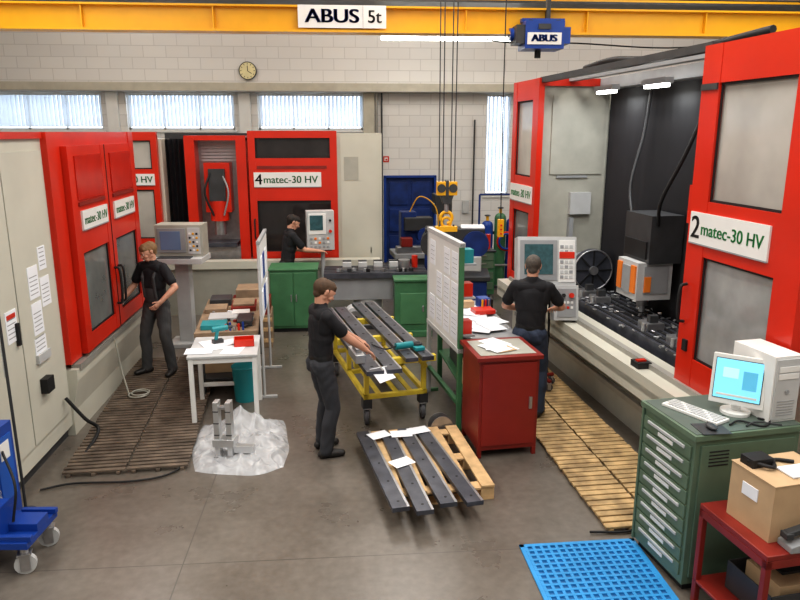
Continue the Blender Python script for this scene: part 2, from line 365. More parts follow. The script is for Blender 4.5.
b.box(-2.42,-1.98,y+.02,y+.4,1.75,2.6,RED); b.box(-2.34,-2.06,y-.04,y+.1,1.95,2.5,DGR); b.cyl((-2.2,y+.1,1.95),(-2.2,y+.1,1.6),.16,RED); b.cyl((-2.2,y+.1,1.6),(-2.2,y+.1,1.35),.1,STL)
b.ctube([(-2.3,y-.02,2.45),(-2.4,y-.1,2.1),(-2.28,y-.05,1.7)],.02,BLK); b.ctube([(-2.1,y-.02,2.4),(-2.0,y-.1,2.1),(-2.1,y-.05,1.7)],.015,GRY)
b.box(-2.55,-1.85,y,y+.4,.9,1.15,STL); b.box(-2.5,-1.9,y-.1,y+.35,1.15,1.22,DST)
doorpanel(b,(-1.64,y-.06,0),(1,0,0),(0,1,0),1.52,.93,3.14,(.12,.12),[(1.05,1.95),(2.68,3.02)],.12,RED,[DGL,DGL])
nameplate(b,(-.98,y-.06,2.31),(1,0,0),(0,-1,0),1.16,.26,'4')
b.box(-1.5,-.3,y-.07,y-.05,2.5,2.55,RED2)
for x in(-1.57,): b.ctube([(x,y-.07,1.3),(x,y-.13,1.33),(x,y-.13,1.6),(x,y-.07,1.63)],.014,BLK)
b.box(.45,.47,y-.04,y-.02,1.0,1.1,BLK)
b.done()
# ---------------------------------------------------------------- machine right
m2r=R(5.16)
b=B('machining_center',(2.97,5.85,0),m2r,.012)
b.box(.15,2.7,-1.0,4.9,0,.74,BEI2); b.box(-.2,.22,-.85,4.7,.74,.9,BEI); b.box(-.2,-.17,-.85,4.7,.66,.8,BEI); b.box(-.05,.02,-.8,4.6,.9,.95,ZIN)
b.box(.10,.16,-.8,4.7,.3,.36,ZIN)
b.box(.22,1.1,-.2,3.8,.5,.8,DGR)
b.box(.32,.95,.3,3.2,.8,.98,DST)
for i in range(6): b.box(.36+i*.1,.40+i*.1,.3,3.2,.98,.99,BLK)
for i in range(120):
    u=random.uniform(.25,3.3); v=random.uniform(.24,.98); b.cbox((v,u,.995),(.05,.02,.012),ALU if i%2 else STL,(random.random(),0,random.uniform(0,3)))
for u in(.7,1.3,2.6,2.95): b.box(.45,.65,u,u+.22,.98,1.06,STL); b.box(.5,.6,u+.05,u+.12,1.06,1.14,DGR); b.cyl((.4,u,.98),(.4,u,1.08),.025,ALU)
doorpanel(b,(-.02,-.04,0),(0,-1,0),(1,0,0),1.38,.93,3.80,(.24,.26),[(1.2,2.10),(2.56,3.50)],.1,RED,[LGL2,LGL])
nameplate(b,(-.02,-.58,2.33),(0,-1,0),(-1,0,0),1.0,.27,'2')
b.box(-.035,-.02,-.27,-.05,3.45,3.5,DGR); b.box(-.04,-.02,-.2,-.14,1.25,1.35,BLK)
b.ctube([(-.03,-.12,1.5),(-.09,-.12,1.54),(-.09,-.12,1.8),(-.03,-.12,1.84)],.014,BLK)
b.box(.015,.03,-1.1,-.92,1.26,1.5,PAP)
doorpanel(b,(-.02,4.78,0),(0,-1,0),(1,0,0),1.0,.9,3.82,(.16,.16),[(1.05,2.0),(2.5,3.55)],.1,RED,[GLS,LGL])
nameplate(b,(-.02,4.28,2.25),(0,-1,0),(-1,0,0),.92,.25,'')
b.box(.0,1.02,3.78,3.86,.9,3.72,BEI2); b.box(-.02,1.02,3.74,3.86,3.72,3.82,RED); b.box(-.03,.05,3.70,3.78,.9,3.82,RED)
b.box(.12,2.7,3.86,4.85,0,3.66,BEI); b.box(.35,2.7,-1.4,-.35,.74,3.6,BEI)
b.box(.3,.75,3.755,3.78,2.5,2.53,GRY); b.box(.5,.8,3.70,3.78,2.0,2.3,LGR); b.box(.2,.95,3.76,3.78,2.55,3.6,BEI2)
b.box(.5,.56,3.7,3.78,1.6,1.95,GRY); b.box(.1,.3,3.72,3.78,1.0,1.4,BLK)
pleats(b,-.35,3.8,1.08,.8,3.72,BEL,.08,.035,'y')
b.box(1.12,2.7,-.35,3.86,0,3.5,GRY)
b.box(0,.08,-.1,3.75,3.76,3.83,DGR); b.box(.85,1.05,-.3,3.8,3.68,3.82,GRY); b.box(.4,.5,-.1,3.75,3.78,3.84,GRY)
b.ctube([(.6,3.7,3.95),(.6,2.9,3.98),(.6,1.8,3.9),(.6,.0,3.95)],.035,BLK)
for u in(1.55,2.75):
    b.box(.52,.62,u-.05,u+.45,3.62,3.68,GRY); b.box(.53,.61,u,u+.4,3.585,3.62,LMP)
b.box(.62,1.02,1.7,2.3,1.65,2.2,DGR); b.box(.60,.625,1.75,2.25,1.7,1.9,BLK); b.box(.52,.95,1.74,2.22,1.22,1.66,LGR); b.box(.5,.525,1.77,1.87,1.3,1.62,ORG); b.box(.5,.525,2.1,2.2,1.3,1.62,ORG); b.box(.505,.522,1.89,2.08,1.28,1.6,GRY)
b.box(.6,.9,1.725,1.745,1.3,1.62,GRY); b.box(.6,.68,1.715,1.73,1.32,1.5,ORG); b.cyl((.75,2.0,1.25),(.75,2.0,1.1),.07,STL); b.cyl((.75,2.0,1.1),(.75,2.0,1.02),.035,ALU)
b.ctube([(.7,1.7,2.1),(.6,1.5,2.4),(.65,1.2,2.9),(.8,1.0,3.6)],.02,BLK)
b.ctube([(.7,2.3,2.1),(.75,2.5,2.5),(.9,2.55,3.1),(.95,2.55,3.6)],.02,DGR)
b.box(.45,.95,.1,.75,2.25,2.62,RED); b.box(.5,.9,.15,.7,2.62,2.85,BEI)
v0=.74
b.cyl((v0,3.74,1.26),(v0,3.45,1.26),.2,GRY,n=32); b.cyl((v0,3.45,1.26),(v0,3.36,1.26),.29,DST,n=40)
for i in range(8):
    t=i*math.pi/4; b.cbox((v0+.17*math.cos(t),3.355,1.26+.17*math.sin(t)),(.2,.012,.022),BLK,(0,-t,0))
b.cyl((v0,3.36,1.26),(v0,3.32,1.26),.06,STL,n=24); b.ring((v0,3.36,1.26),(0,1,0),.28,.012,STL,n=40)
b.box(v0-.2,v0+.2,3.34,3.75,.8,1.0,DGR)
b.box(-.16,-.02,.35,.5,.9,.96,BLK); b.box(-.14,-.05,.4,.45,.96,.975,RED)
b.done()
# ---------------------------------------------------------------- duckboards
def duck(name,x,y,rz,w,l,m,cols,pitch=.085,sw=.062):
    b=B(name,(x,y,0),rz,.004)
    k=int(l/pitch); cw=w/cols
    for c in range(cols):
        for i in range(k):
            t=-l/2+(i+.5)*pitch
            b.cbox((-w/2+cw*(c+.5)+random.uniform(-.006,.006),t+random.uniform(-.004,.004),.04),(cw-.02,sw,.02),m,(0,0,random.uniform(-.008,.008)))
        for q in(.12,.5,.88): b.box(-w/2+cw*(c+q)-.02,-w/2+cw*(c+q)+.02,-l/2,l/2,.0,.03,m)
    return b.done()
duck('wooden_duckboard',-2.23,7.93,R(4.5),1.16,3.5,DWOOD,2,.075,.048)
duck('wooden_duckboard',2.34,7.18,R(3.2),.88,4.60,WOOD,2,.085,.066)
b=B('anti_fatigue_mat',(1.77,4.02,0),R(1),.003)
for i in range(15): b.box(-.43+i*.06,-.43+i*.06+.024,-.75,.7,.0,.016,MBL)
for i in range(25): b.box(-.43,.432,-.75+i*.06,-.75+i*.06+.022,.002,.018,MBL)
b.box(-.43,.43,-.75,.7,0,.004,mat('mat_blue_base',(.02,.14,.34),.6)); b.box(-.46,-.42,-.77,.73,0,.014,MBL); b.box(.42,.46,-.77,.73,0,.014,MBL); b.box(-.46,.46,.69,.73,0,.014,MBL); b.done()
# ---------------------------------------------------------------- steel plate trolley
tr=R(12)
b=B('yellow_trolley',(.34,8.05,0),tr,.006)
W=.36;L=.88
for x in(-W,W-.05): b.box(x,x+.05,-L,L,.30,.35,YEL2)
for yy in(-L,-.03,L-.05): b.box(-W,W,yy,yy+.05,.30,.35,YEL2)
for x in(-.2,.0,.16): b.box(x,x+.06,-L,L,.31,.325,YEL2)
for x in(-W+.01,W-.06):
    for yy in(-L+.01,0,L-.06): b.box(x,x+.05,yy,yy+.05,.35,.70,YEL2)
for yy in(-L,-.02,L-.08): b.box(-W-.10,W+.10,yy,yy+.07,.67,.74,YEL2)
for x in(-W,W-.04): b.box(x,x+.04,-L,L,.60,.64,YEL2)
for x in(-W+.04,W-.04):
    for yy in(-L+.05,L-.05): b.caster(x,yy,.09,RUB,R(80)); b.box(x-.05,x+.05,yy-.05,yy+.05,.19,.30,DGR)
b.done()
b=B('steel_bars',(.34,8.05,.742),tr,.004)
for x,w in((-.35,.18),(-.15,.16),(.13,.14),(.31,.13)):
    l0,l1=(-1.35,1.35) if x<0 else (-1.05,1.55)
    b.box(x-w/2,x+w/2,l0,l1,0,.045,DST)
    for q in np.linspace(l0+.15,l1-.15,7): b.cyl((x,q,.044),(x,q,.047),.016,BLK,n=12)
    b.box(x+w/2-.02,x+w/2,l0,l1,.045,.048,STL)
b.done()
b=B('paper_sheet',(.22,6.72,.70),R(20),0)
b.add([(0,0,.09),(.2,.02,.09),(.22,-.16,.02),(.03,-.2,.0)],[(0,1,2,3)],PAP); b.add([(0,0,.088),(.2,.02,.088),(.22,-.16,.018),(.03,-.2,-.002)],[(3,2,1,0)],PAP); b.done()
b=B('electric_grinder',(.66,7.35,.79),R(20),.006)
b.cyl((-.14,0,.05),(.06,0,.05),.038,TEAL); b.cyl((.06,0,.05),(.14,0,.05),.032,DGR); b.cyl((.12,0,.06),(.12,0,.0),.055,DGR); b.cyl((.0,0,.05),(.02,.12,.06),.014,BLK); b.ctube([(-.14,0,.05),(-.25,.05,.02),(-.3,.3,.01)],.008,BLK); b.box(.05,.16,-.12,-.03,0,.04,TEAL); b.done()
b=B('machined_workpiece',(.1,7.05,.79),tr,.004); b.box(-.05,.05,-.16,.2,0,.09,ALU); b.box(-.03,.03,-.1,.1,.09,.14,STL); b.done()
# ---------------------------------------------------------------- pallet
pr=R(6)
b=B('wooden_pallet',(.73,6.05,0),pr,.004)
for yy in(-.64,-.07,.5): 
    b.box(-.46,.46,yy,yy+.12,0,.02,PWOOD)
    for x in(-.46,-.06,.34): b.box(x,x+.12,yy,yy+.12,.02,.10,PWOOD)
    b.box(-.46,.46,yy,yy+.12,.10,.122,PWOOD)
for x in(-.46,-.26,-.06,.14,.34): b.box(x,x+.12,-.65,.65,.122,.144,PWOOD)
b.done()
b=B('steel_plates',(.60,5.87,.145),pr,.004)
for i,x in enumerate((-.33,-.12,.08,.27)):
    M=Matrix.Translation((x,(.02,-.06,.02,.0)[i],0))@Matrix.Rotation(R((4,2,3,5)[i]),4,'Z')
    b.box(-.072,.072,-.80,.72,0,.04,DST,M)
    for q in(-.7,-.35,0,.35,.6): b.cyl(M@Vector((0,q,.04)),M@Vector((0,q,.042)),.012,BLK,n=10)
    b.box(.05,.072,-.80,.72,.04,.042,STL,M)
b.done()
b=B('paper_sheet',(.64,5.95,.19),R(10),0)
for x,y_,r in((-.25,.55,.3),(-.03,.52,-.1),(.16,.56,.15),(-.18,-.08,.35)): b.cbox((x,y_,.004+x*.004),(.21,.15,.002),PAP,(0,0,r))
b.done()
# ---------------------------------------------------------------- left tables
b=B('work_table',(-1.36,7.62,0),R(4),.006)
b.box(-.37,.37,-.38,.38,.77,.80,LGR); b.box(-.35,.35,-.36,.36,.71,.77,WHT)
for x in(-.36,.31):
    for yy in(-.37,.32): b.box(x,x+.05,yy,yy+.05,0,.77,WHT)
b.box(-.33,.33,.33,.36,.2,.25,WHT); b.done()
b=B('workbench',(-1.5,8.95,0),R(5),.006)
b.box(-.37,.37,-.85,.9,.76,.82,BWOOD)
for x in(-.36,.28):
    for yy in(-.82,.8): b.box(x,x+.08,yy,yy+.08,0,.76,DGR)
b.box(-.34,.34,-.8,.85,.2,.23,DGR); b.box(-.3,.2,-.6,-.1,.23,.5,CARD); b.box(-.3,.3,.1,.7,.23,.62,RED2); b.done()
b=B('storage_bin',(-1.15,7.62,.80),R(8),.006)
m=RED
b.box(-.11,.11,-.08,.08,0,.01,m)
for a in((-.11,-.10,-.08,.08),(.10,.11,-.08,.08),(-.11,.11,-.08,-.07),(-.11,.11,.07,.08)): b.box(*a,0,.085,m)
b.done()
b=B('papers',(-1.42,7.5,.801),0,0)
for i in range(5): b.cbox((random.uniform(-.2,.2),random.uniform(-.15,.25),.002+i*.0015),(.21,.29,.001),PAP,(0,0,random.uniform(0,3)))
b.done()
b=B('cordless_drill',(-1.42,7.72,.81),R(30),.005); b.cyl((-.1,0,.16),(.08,0,.16),.032,TEAL); b.cyl((.08,0,.16),(.14,0,.16),.02,DGR); b.cbox((-.05,0,.08),(.035,.03,.13),TEAL,(0,.2,0)); b.box(-.1,.02,-.035,.035,-.0,.04,DGR); b.done()
b=B('parts_boxes',(-1.5,8.9,.82),R(5),.005)
for a in((-.3,0,-.7,-.45,0,.06,TEAL),(-.25,.1,-.3,0,0,.04,LGR),(.12,.3,-.6,-.2,0,.07,DGR),(-.33,-.05,.1,.4,0,.06,BWOOD),(0,.32,.15,.6,0,.06,RED2),(.02,.3,.2,.55,.06,.09,BWOOD),(-.3,-.02,.5,.82,0,.09,DGR),(.03,.25,-.15,.05,0,.06,WHT)): b.box(*a)
for i in range(6): b.cyl((-.05+i*.05,-.75,0),(-.05+i*.05,-.75,.06+.02*(i%3)),.013,(STL,RED,BLU)[i%3],n=10)
for i in range(14): b.cbox((random.uniform(-.3,.3),random.uniform(-.8,.1),.02),(random.uniform(.03,.12),.03,.03),(STL,DGR,RED2,PAP)[i%4],(0,0,random.uniform(0,3)))
b.done()
b=B('wooden_crate',(-1.42,10.35,0),R(3),.005)
b.box(-.30,.30,-.28,.28,0,.5,BWOOD); b.box(-.28,.28,-.26,.26,.5,.7,RED2); b.box(-.2,.24,-.24,.2,.7,.88,BWOOD)
for z in(.08,.25,.4): b.box(-.31,.31,-.29,-.27,z,z+.06,PWOOD)
b.done()
b=B('document_rack',(-1.02,8.6,0),R(2),.004)
for yy in(-.55,.55): b.cyl((0,yy,0),(0,yy,1.9),.016,LGR); b.box(-.15,.15,yy-.02,yy+.02,0,.03,LGR)
b.box(-.015,.015,-.55,.55,.95,1.88,WHT)
for i,yy in enumerate((-.5,-.2,.12)):
    for z in(1.0,1.4): b.box(-.022,.022,yy,yy+.22,z,z+.3,(PAP,BLU,PAP)[i])
b.box(-.02,.02,-.57,.57,1.86,1.9,GRY); b.done()
b=B('waste_bin',(-1.22,8.02,0),0,.005); b.cyl((0,0,0),(0,0,.42),.13,TEAL,r2=.15,n=28); b.ring((0,0,.42),(0,0,1),.15,.01,TEAL); b.done()
b=B('plastic_sheet',(-1.10,6.74,0),0,0)
N=70;vs=[];fs=[]
for j in range(N+1):
    for i in range(N+1):
        u=i/N*2-1; v=j/N*2-1
        an=math.atan2(v,u); rr=1+.16*mn.noise((math.cos(an)*1.3,math.sin(an)*1.3,3.3)); sq=max(abs(u),abs(v))/max(math.hypot(u,v),1e-6); k=.5+.5*sq
        x=u*.50*rr*k; y_=v*.66*rr*k
        e=max(abs(u),abs(v))
        rdg=lambda p:1-abs(mn.noise(p))*2.2
        z=.015+.05*max(0,rdg((x*3,y_*3,1)))**3+.035*max(0,rdg((x*7+3,y_*7,5)))**3
        z+=.20*math.exp(-((x+.02)**2+(y_-.35)**2)/.045)+.10*math.exp(-((x-.18)**2+(y_+.1)**2)/.03)
        z=z*(1-e**10)+.003
        vs.append((x+y_*-.12,y_,z))
for j in range(N):
    for i in range(N):
        a=j*(N+1)+i; fs.append((a,a+1,a+N+2,a+N+1))
b.add(vs,fs,PLS,True); b.done()
b=B('metal_fixture',(-1.22,6.42,.03),R(-8),.004)
for x in(-.07,.05):
    b.box(x,x+.05,-.05,.05,0,.58,ALU); b.box(x-.01,x+.06,-.07,.07,0,.03,STL)
    for z in(.12,.24,.36,.48): b.box(x-.002,x+.052,-.055,-.04,z,z+.012,DGR)
b.box(-.09,.12,-.06,.08,.12,.20,ALU); b.box(-.06,.09,-.03,.03,.5,.53,STL); b.box(.1,.3,-.02,.06,.05,.12,ALU); b.done()
# ---------------------------------------------------------------- middle
b=B('green_cabinet',(-.83,11.17,0),0,.01)
b.box(-.37,.37,-.27,.27,.06,1.0,GRN); b.box(-.35,.35,-.25,.25,0,.06,BLK); b.box(-.39,.39,-.29,.29,1.0,1.03,GRN)
for x in(-.36,.005): b.box(x,x+.355,-.285,-.27,.1,.97,GRN)
for x in(-.05,.03): b.box(x,x+.02,-.3,-.285,.5,.62,STL)
b.done()
b=B('machine_table',(.45,11.2,0),0,.008)
b.box(-.8,.85,-.32,.32,.86,.95,DST); b.box(-.7,.3,-.25,.25,.5,.86,GRY); b.cyl((-.1,0,0),(-.1,0,.5),.2,LGR,r2=.24,n=28); b.box(-.45,.3,-.25,.25,0,.06,DGR)
for i in range(5): b.box(-.8,.85,-.28+i*.13,-.25+i*.13,.95,.955,BLK)
for x in(-.5,-.25,.0,.25):
    b.box(x,x+.14,-.15,.15,.955,1.02,STL); b.box(x,x+.14,-.15,-.08,1.02,1.09,LGR); b.box(x,x+.14,.02,.1,1.02,1.09,DGR)
b.cyl((.5,0,.955),(.5,0,1.1),.1,STL); b.cyl((.68,.1,.955),(.68,.1,1.15),.05,RED)
for i in range(16): b.cbox((random.uniform(-.75,.8),random.uniform(-.28,-.18),.98),(.06,.04,.05),(STL,DGR,GRY,BLK)[i%4],(0,0,random.uniform(0,3)))
b.done()
b=B('rotary_indexer',(.12,10.3,0),0,.006); b.box(-.12,.14,-.12,.12,0,.3,LGR); b.cyl((0,-.16,.42),(0,.12,.42),.15,LGR,n=28); b.cyl((0,-.2,.42),(0,-.16,.42),.11,STL,n=28); b.cyl((0,-.22,.42),(0,-.2,.42),.04,DGR); b.box(-.1,.1,-.1,.1,.28,.4,LGR); b.done()
b=B('green_milling_base',(1.03,10.55,0),0,.015)
b.box(-.28,.28,-.05,.28,0,.88,GRN); b.box(-.3,.3,-.1,.28,0,.1,GRN); b.box(-.2,.2,-.065,-.045,.2,.7,mat('green_door',(.08,.22,.105),.45)); b.box(.14,.17,-.08,-.06,.4,.5,STL); b.box(-.3,.3,-.08,.28,.88,.92,GRN); b.done()
b=B('band_saw_machine',(1.85,11.7,0),R(-8),.015)
b.box(-.5,.55,-.35,.35,0,.7,DBL); b.box(-.55,.6,-.4,.4,.7,.78,DGR); b.box(-.5,-.2,-.25,.25,.78,1.45,DBL); b.box(-.5,.5,-.2,.2,1.35,1.55,DGR); b.cyl((.35,-.25,1.3),(.35,.22,1.3),.22,DBL,n=28); b.cyl((-.35,-.28,1.3),(-.35,.22,1.3),.22,DGR,n=28)
b.box(-.15,.1,-.25,.1,.78,1.0,STL); b.box(.15,.45,-.3,-.2,.85,1.1,LGR); b.box(.1,.5,-.2,.2,1.55,1.58,PAP); b.cyl((.0,-.3,.9),(.0,-.4,.9),.06,RED); b.done()
b=B('surface_grinder',(1.45,13.6,0),R(5),.012)
b.box(-.45,.45,-.35,.35,0,.75,DGR); b.box(-.55,.5,-.4,.3,.75,.85,GRY); b.box(-.35,-.05,.05,.35,.85,1.6,DBL); b.box(-.3,.25,-.1,.2,1.25,1.5,DGR); b.cyl((.1,-.15,1.15),(.1,.05,1.15),.16,DBL,n=28); b.box(.25,.45,-.3,-.1,.85,1.25,BLU)
b.box(-.5,.0,-.35,-.15,.85,.98,STL); b.ctube([(-.2,.1,1.55),(.0,.0,1.9),(.3,-.1,1.7),(.35,-.2,1.2)],.012,YEL); b.cyl((-.35,-.42,.6),(-.35,-.48,.6),.12,STL); b.box(-.42,-.2,-.38,-.2,.98,1.15,RED2); b.done()
b=B('drill_press',(2.05,14.8,0),0,.01)
b.box(-.3,.3,-.3,.3,0,.12,GRN); b.cyl((0,.1,.12),(0,.1,1.9),.07,STL); b.box(-.22,.22,-.25,.1,.85,.9,GRY); b.box(-.18,.18,-.3,.25,1.45,1.85,DGR); b.cyl((0,-.15,1.45),(0,-.15,1.1),.04,STL); b.done()
b=B('gas_cylinder_rack',(3.1,13.8,0),0,.01)
for i,(x,m,h) in enumerate(((-.26,BLU,1.3),(.0,GRN,1.45),(.24,BLU,1.35))):
    b.cyl((x,0,.1),(x,0,h),.115,m,n=24); b.ball((x,0,h),(.115,.115,.1),m); b.cyl((x,0,h+.05),(x,0,h+.2),.03,YEL); b.ring((x,0,h+.2),(0,0,1),.05,.012,DGR)
b.box(-.42,.42,-.2,.2,.05,.1,DGR); b.box(-.42,.42,.14,.17,.5,.56,DGR); b.box(-.42,.42,.14,.17,1.1,1.16,DGR); b.box(-.42,.42,-.17,-.14,.5,.54,STL)
for x in(-.4,.4): b.cyl((x,.15,0),(x,.15,1.9),.02,DBL); b.cyl((x,.2,.12),(x+.04,.2,.12),.12,RUB)
b.tube([(-.4,.15,1.9),(.4,.15,1.9)],.02,DBL); b.ring((.1,-.16,1.0),(0,1,0),.18,.02,RED); b.ring((.1,-.19,1.0),(0,1,0),.15,.02,BLU); b.done()
b=B('tool_trolley',(2.5,12.9,0),R(5),.01)
b.box(-.25,.25,-.25,.25,.15,.95,GRN)
for z in(.25,.45,.65,.8): b.box(-.22,.22,-.265,-.25,z,z+.13,CGR); b.box(-.08,.08,-.28,-.265,z+.08,z+.1,STL)
for x in(-.2,.2):
    for yy in(-.2,.2): b.caster(x,yy,.06)
b.box(-.27,.27,-.27,.27,.95,.98,DGR); b.box(-.15,.1,-.1,.1,.98,1.2,BLU); b.cyl((.18,0,.98),(.18,0,1.25),.05,RED); b.done()
# ---------------------------------------------------------------- red cabinet etc
b=B('red_tool_cabinet',(1.52,6.56,0),R(6),.01)
b.box(-.30,.30,-.29,.29,.08,1.0,RED2); b.box(-.33,.33,-.32,.32,1.0,1.04,RED2)
for x in(-.3,.26):
    for yy in(-.29,.25): b.box(x,x+.04,yy,yy+.04,0,.08,RED2)
b.box(-.27,.27,-.305,-.29,.13,.97,mat('cabinet_red_door',(.27,.024,.016),.4)); b.box(.2,.23,-.325,-.305,.5,.62,STL); b.box(-.28,.28,-.25,.25,1.04,1.045,BEI2)
b.done()
b=B('workbench',(1.5,7.80,0),R(3),.006)
b.box(-.3,.3,-.78,.9,.95,1.0,GRY)
for x in(-.29,.23):
    for yy in(-.76,.8): b.box(x,x+.06,yy,yy+.06,0,.95,GRN)
b.box(-.28,.28,-.7,.85,.35,.38,GRN); b.box(-.25,.1,-.6,-.2,.38,.6,CARD); b.box(-.2,.2,0,.5,.38,.7,DGR); b.done()
b=B('paper_stack',(1.5,7.35,1.001),0,0)
for i in range(16): b.cbox((random.uniform(-.17,.2),random.uniform(-.25,.9),.002+i*.0018),(.21,.29,.0015),PAP,(0,0,random.uniform(-.7,.7)))
b.done()
b=B('paper_stack',(1.52,6.6,1.046),0,0)
for i in range(5): b.cbox((random.uniform(-.1,.1),random.uniform(-.12,.12),.002+i*.003),(.21,.29,.0015),PAP if i!=2 else CARD,(0,0,random.uniform(-.7,.7)))
b.done()
b=B('bench_tools',(1.62,8.2,1.02),R(8),.004)
b.box(-.15,.1,-.3,-.1,0,.05,RED); b.box(.0,.14,0,.16,0,.12,BLU); b.box(-.2,-.05,.05,.3,0,.08,CARD)
for i in range(4): b.cyl((.02+i*.04,-.05,0),(.02+i*.04,-.05,.12),.014,(YEL,RED,STL,BLK)[i],n=10)
b.done()
b=B('whiteboard',(1.08,7.5,0),R(8),.004)
b.box(-.02,.02,-.62,.62,.92,2.0,WHT)
for yy in(-.64,.6): b.box(-.025,.025,yy,yy+.04,.0,2.03,GRN if yy<0 else LGR)
b.box(-.03,.03,-.64,.64,1.99,2.04,LGR); b.box(-.03,.03,-.64,.64,.88,.93,LGR); b.box(-.025,.025,-.6,.6,.3,.34,GRN)
for yy in(-.64,.6): b.box(-.2,.12,yy,yy+.04,0,.04,GRN)
for i in range(4):
    for j in range(3):
        if (i+j)%5==4: continue
        b.box(-.025,-.019,-.56+i*.29,-.56+i*.29+.21,1.0+j*.32,1.0+j*.32+.28,PAP)
        for k in range(4): b.box(-.028,-.024,-.54+i*.29,-.54+i*.29+.15,1.06+k*.05+j*.32,1.066+k*.05+j*.32,GRY)
for z in(1.05,1.45,1.8): b.box(.02,.16,-.62,-.1,z,z+.02,GRY); b.box(.03,.14,-.58,-.45,z+.02,z+.16,(TEAL,BLU,RED)[int(z*2)%3]); b.box(.03,.14,-.4,-.2,z+.02,z+.12,PAP)
b.done()
b=B('cable_reel',(.96,6.80,0),R(10),.003)
b.cyl((0,-.05,.12),(0,.05,.12),.05,STL); b.cyl((0,-.06,.12),(0,-.05,.12),.12,STL,n=28); b.cyl((0,.05,.12),(0,.06,.12),.12,STL,n=28); b.ring((0,0,.12),(0,1,0),.065,.03,DGR); b.done()
# ---------------------------------------------------------------- control console right
b=B('control_console',(2.36,7.98,0.06),R(-6),.012)
b.cyl((0,.05,.08),(0,.05,1.1),.04,LGR)
for t in range(4):
    a=t*math.pi/2+.5; b.tube([(0,.05,.13),(.2*math.cos(a),.05+.2*math.sin(a),.12)],.025,RED2); b.caster(.18*math.cos(a),.05+.18*math.sin(a),.045)
b.M=Matrix.Translation((0.03,0,.98))@Matrix.Rotation(R(-12),4,'X')
b.box(-.35,.35,0,.28,.3,.88,LGR); b.box(-.32,.12,-.012,0,.36,.84,GRY); b.box(-.27,.07,-.02,-.01,.43,.79,SCD); b.box(.14,.33,-.012,0,.34,.84,WHT)
for i in range(3):
    for j in range(7): b.box(.155+i*.055,.195+i*.055,-.02,-.01,.38+j*.06,.42+j*.06,(GRY,LGR,LGR)[(i+j)%3])
b.box(.145,.325,-.021,-.01,.62,.70,RED)
b.box(.08,.37,-.05,.2,-.12,.3,LGR); b.box(.12,.34,-.06,-.05,-.08,.26,GRY); b.cyl((.28,-.06,.18),(.28,-.1,.18),.03,RED); b.cyl((.19,-.06,.18),(.19,-.09,.18),.022,BLK)
for i in range(4): b.box(.14+i*.045,.17+i*.045,-.068,-.06,.02,.05,(YEL,WHT,RED,WHT)[i]); b.box(.14+i*.045,.17+i*.045,-.068,-.06,.08,.11,WHT)
b.box(-.32,.1,-.14,0,.24,.3,LGR); b.box(-.30,.08,-.13,-.02,.3,.31,DGR)
b.M=Matrix.Identity(4); b.ctube([(.1,.2,1.1),(.12,.26,.6),(.1,.2,.2),(.15,.0,.06)],.015,BLK); b.done()
b=B('control_console',(-.42,11.75,0),R(8),.01)
b.cyl((.05,.1,0),(.05,.1,1.2),.035,LGR); b.box(-.15,.25,-.05,.25,0,.05,LGR)
b.box(-.22,.24,0,.2,1.18,1.84,LGR); b.box(-.19,.1,-.012,0,1.45,1.8,WHT); b.box(-.17,.05,-.02,-.01,1.52,1.77,SCD)
for i in range(5):
    for j in range(3): b.box(-.17+i*.07,-.13+i*.07,-.02,-.01,1.22+j*.07,1.26+j*.07,(GRY,WHT,ORG)[(i*j)%3])
b.cyl((.17,-.01,1.5),(.17,-.05,1.5),.025,RED); b.cyl((.17,-.01,1.68),(.17,-.03,1.68),.02,BLK); b.done()
b=B('control_console',(-2.4,10.25,0),R(-3),.015)
b.box(-.34,.34,0,.35,1.36,1.82,BEI2); b.box(-.3,.1,-.015,0,1.42,1.77,GRY); b.box(-.26,.03,-.022,-.012,1.46,1.73,mat('crt_screen',(.10,.13,.2),.15,emis=.3)); b.box(.13,.31,-.012,0,1.40,1.78,LGR)
for i in range(3):
    for j in range(5): b.box(.15+i*.05,.18+i*.05,-.02,-.012,1.44+j*.06,1.47+j*.06,(DGR,WHT,YEL)[(i+j)%3])
b.box(-.36,.36,-.2,.35,1.28,1.36,LGR); b.box(-.28,.2,-.19,-.03,1.36,1.375,DGR); b.box(-.1,.1,.05,.25,.0,1.28,LGR); b.box(-.25,.25,-.1,.35,0,.06,LGR); b.done()
# ---------------------------------------------------------------- right foreground desk
cr=R(8)
b=B('green_drawer_cabinet',(2.28,4.1,0),cr,.008)
b.box(0,.80,0,.62,.06,1.14,CGR); b.box(.03,.77,.03,.59,0,.06,BLK); b.box(-.02,.82,-.02,.64,1.14,1.18,CGR); b.box(-.0,.80,0,.62,1.18,1.185,mat('desk_lino',(.10,.13,.11),.5))
zz=.12
for i in range(9):
    h=.105; b.box(-.014,0,.03,.59,zz,zz+h-.012,CGR); b.box(-.024,-.012,.09,.53,zz+h-.05,zz+h-.028,LGR); b.box(-.02,-.012,.22,.40,zz+.012,zz+.04,WHT); zz+=h+.004
b.box(-.02,0,.6,.62,.06,1.14,CGR)
b.box(.04,.76,-.014,0,.12,1.1,CGR); b.cyl((.7,-.015,.7),(.7,-.03,.7),.018,STL)
for i in range(5): b.box(.1,.25,-.017,-.01,.95+i*.025,.96+i*.025,BLK)
b.done()
TZ=1.186
b=B('keyboard',(2.44,4.45,TZ),R(-62),.003)
b.box(-.22,.22,-.075,.075,0,.02,WHT)
for i in range(14):
    for j in range(5): b.box(-.205+i*.0295,-.18+i*.0295,-.062+j*.025,-.041+j*.025,.02,.028,LGR if (i+j)%6 else WHT)
b.done()
b=B('computer_mouse',(2.42,4.18,TZ),0,0); b.box(-.1,.1,-.09,.09,0,.003,DGR); b.ball((0,0,.018),(.032,.055,.018),DGR); b.ctube([(0,.05,.012),(.06,.15,.006),(.2,.2,.006)],.003,BLK); b.done()
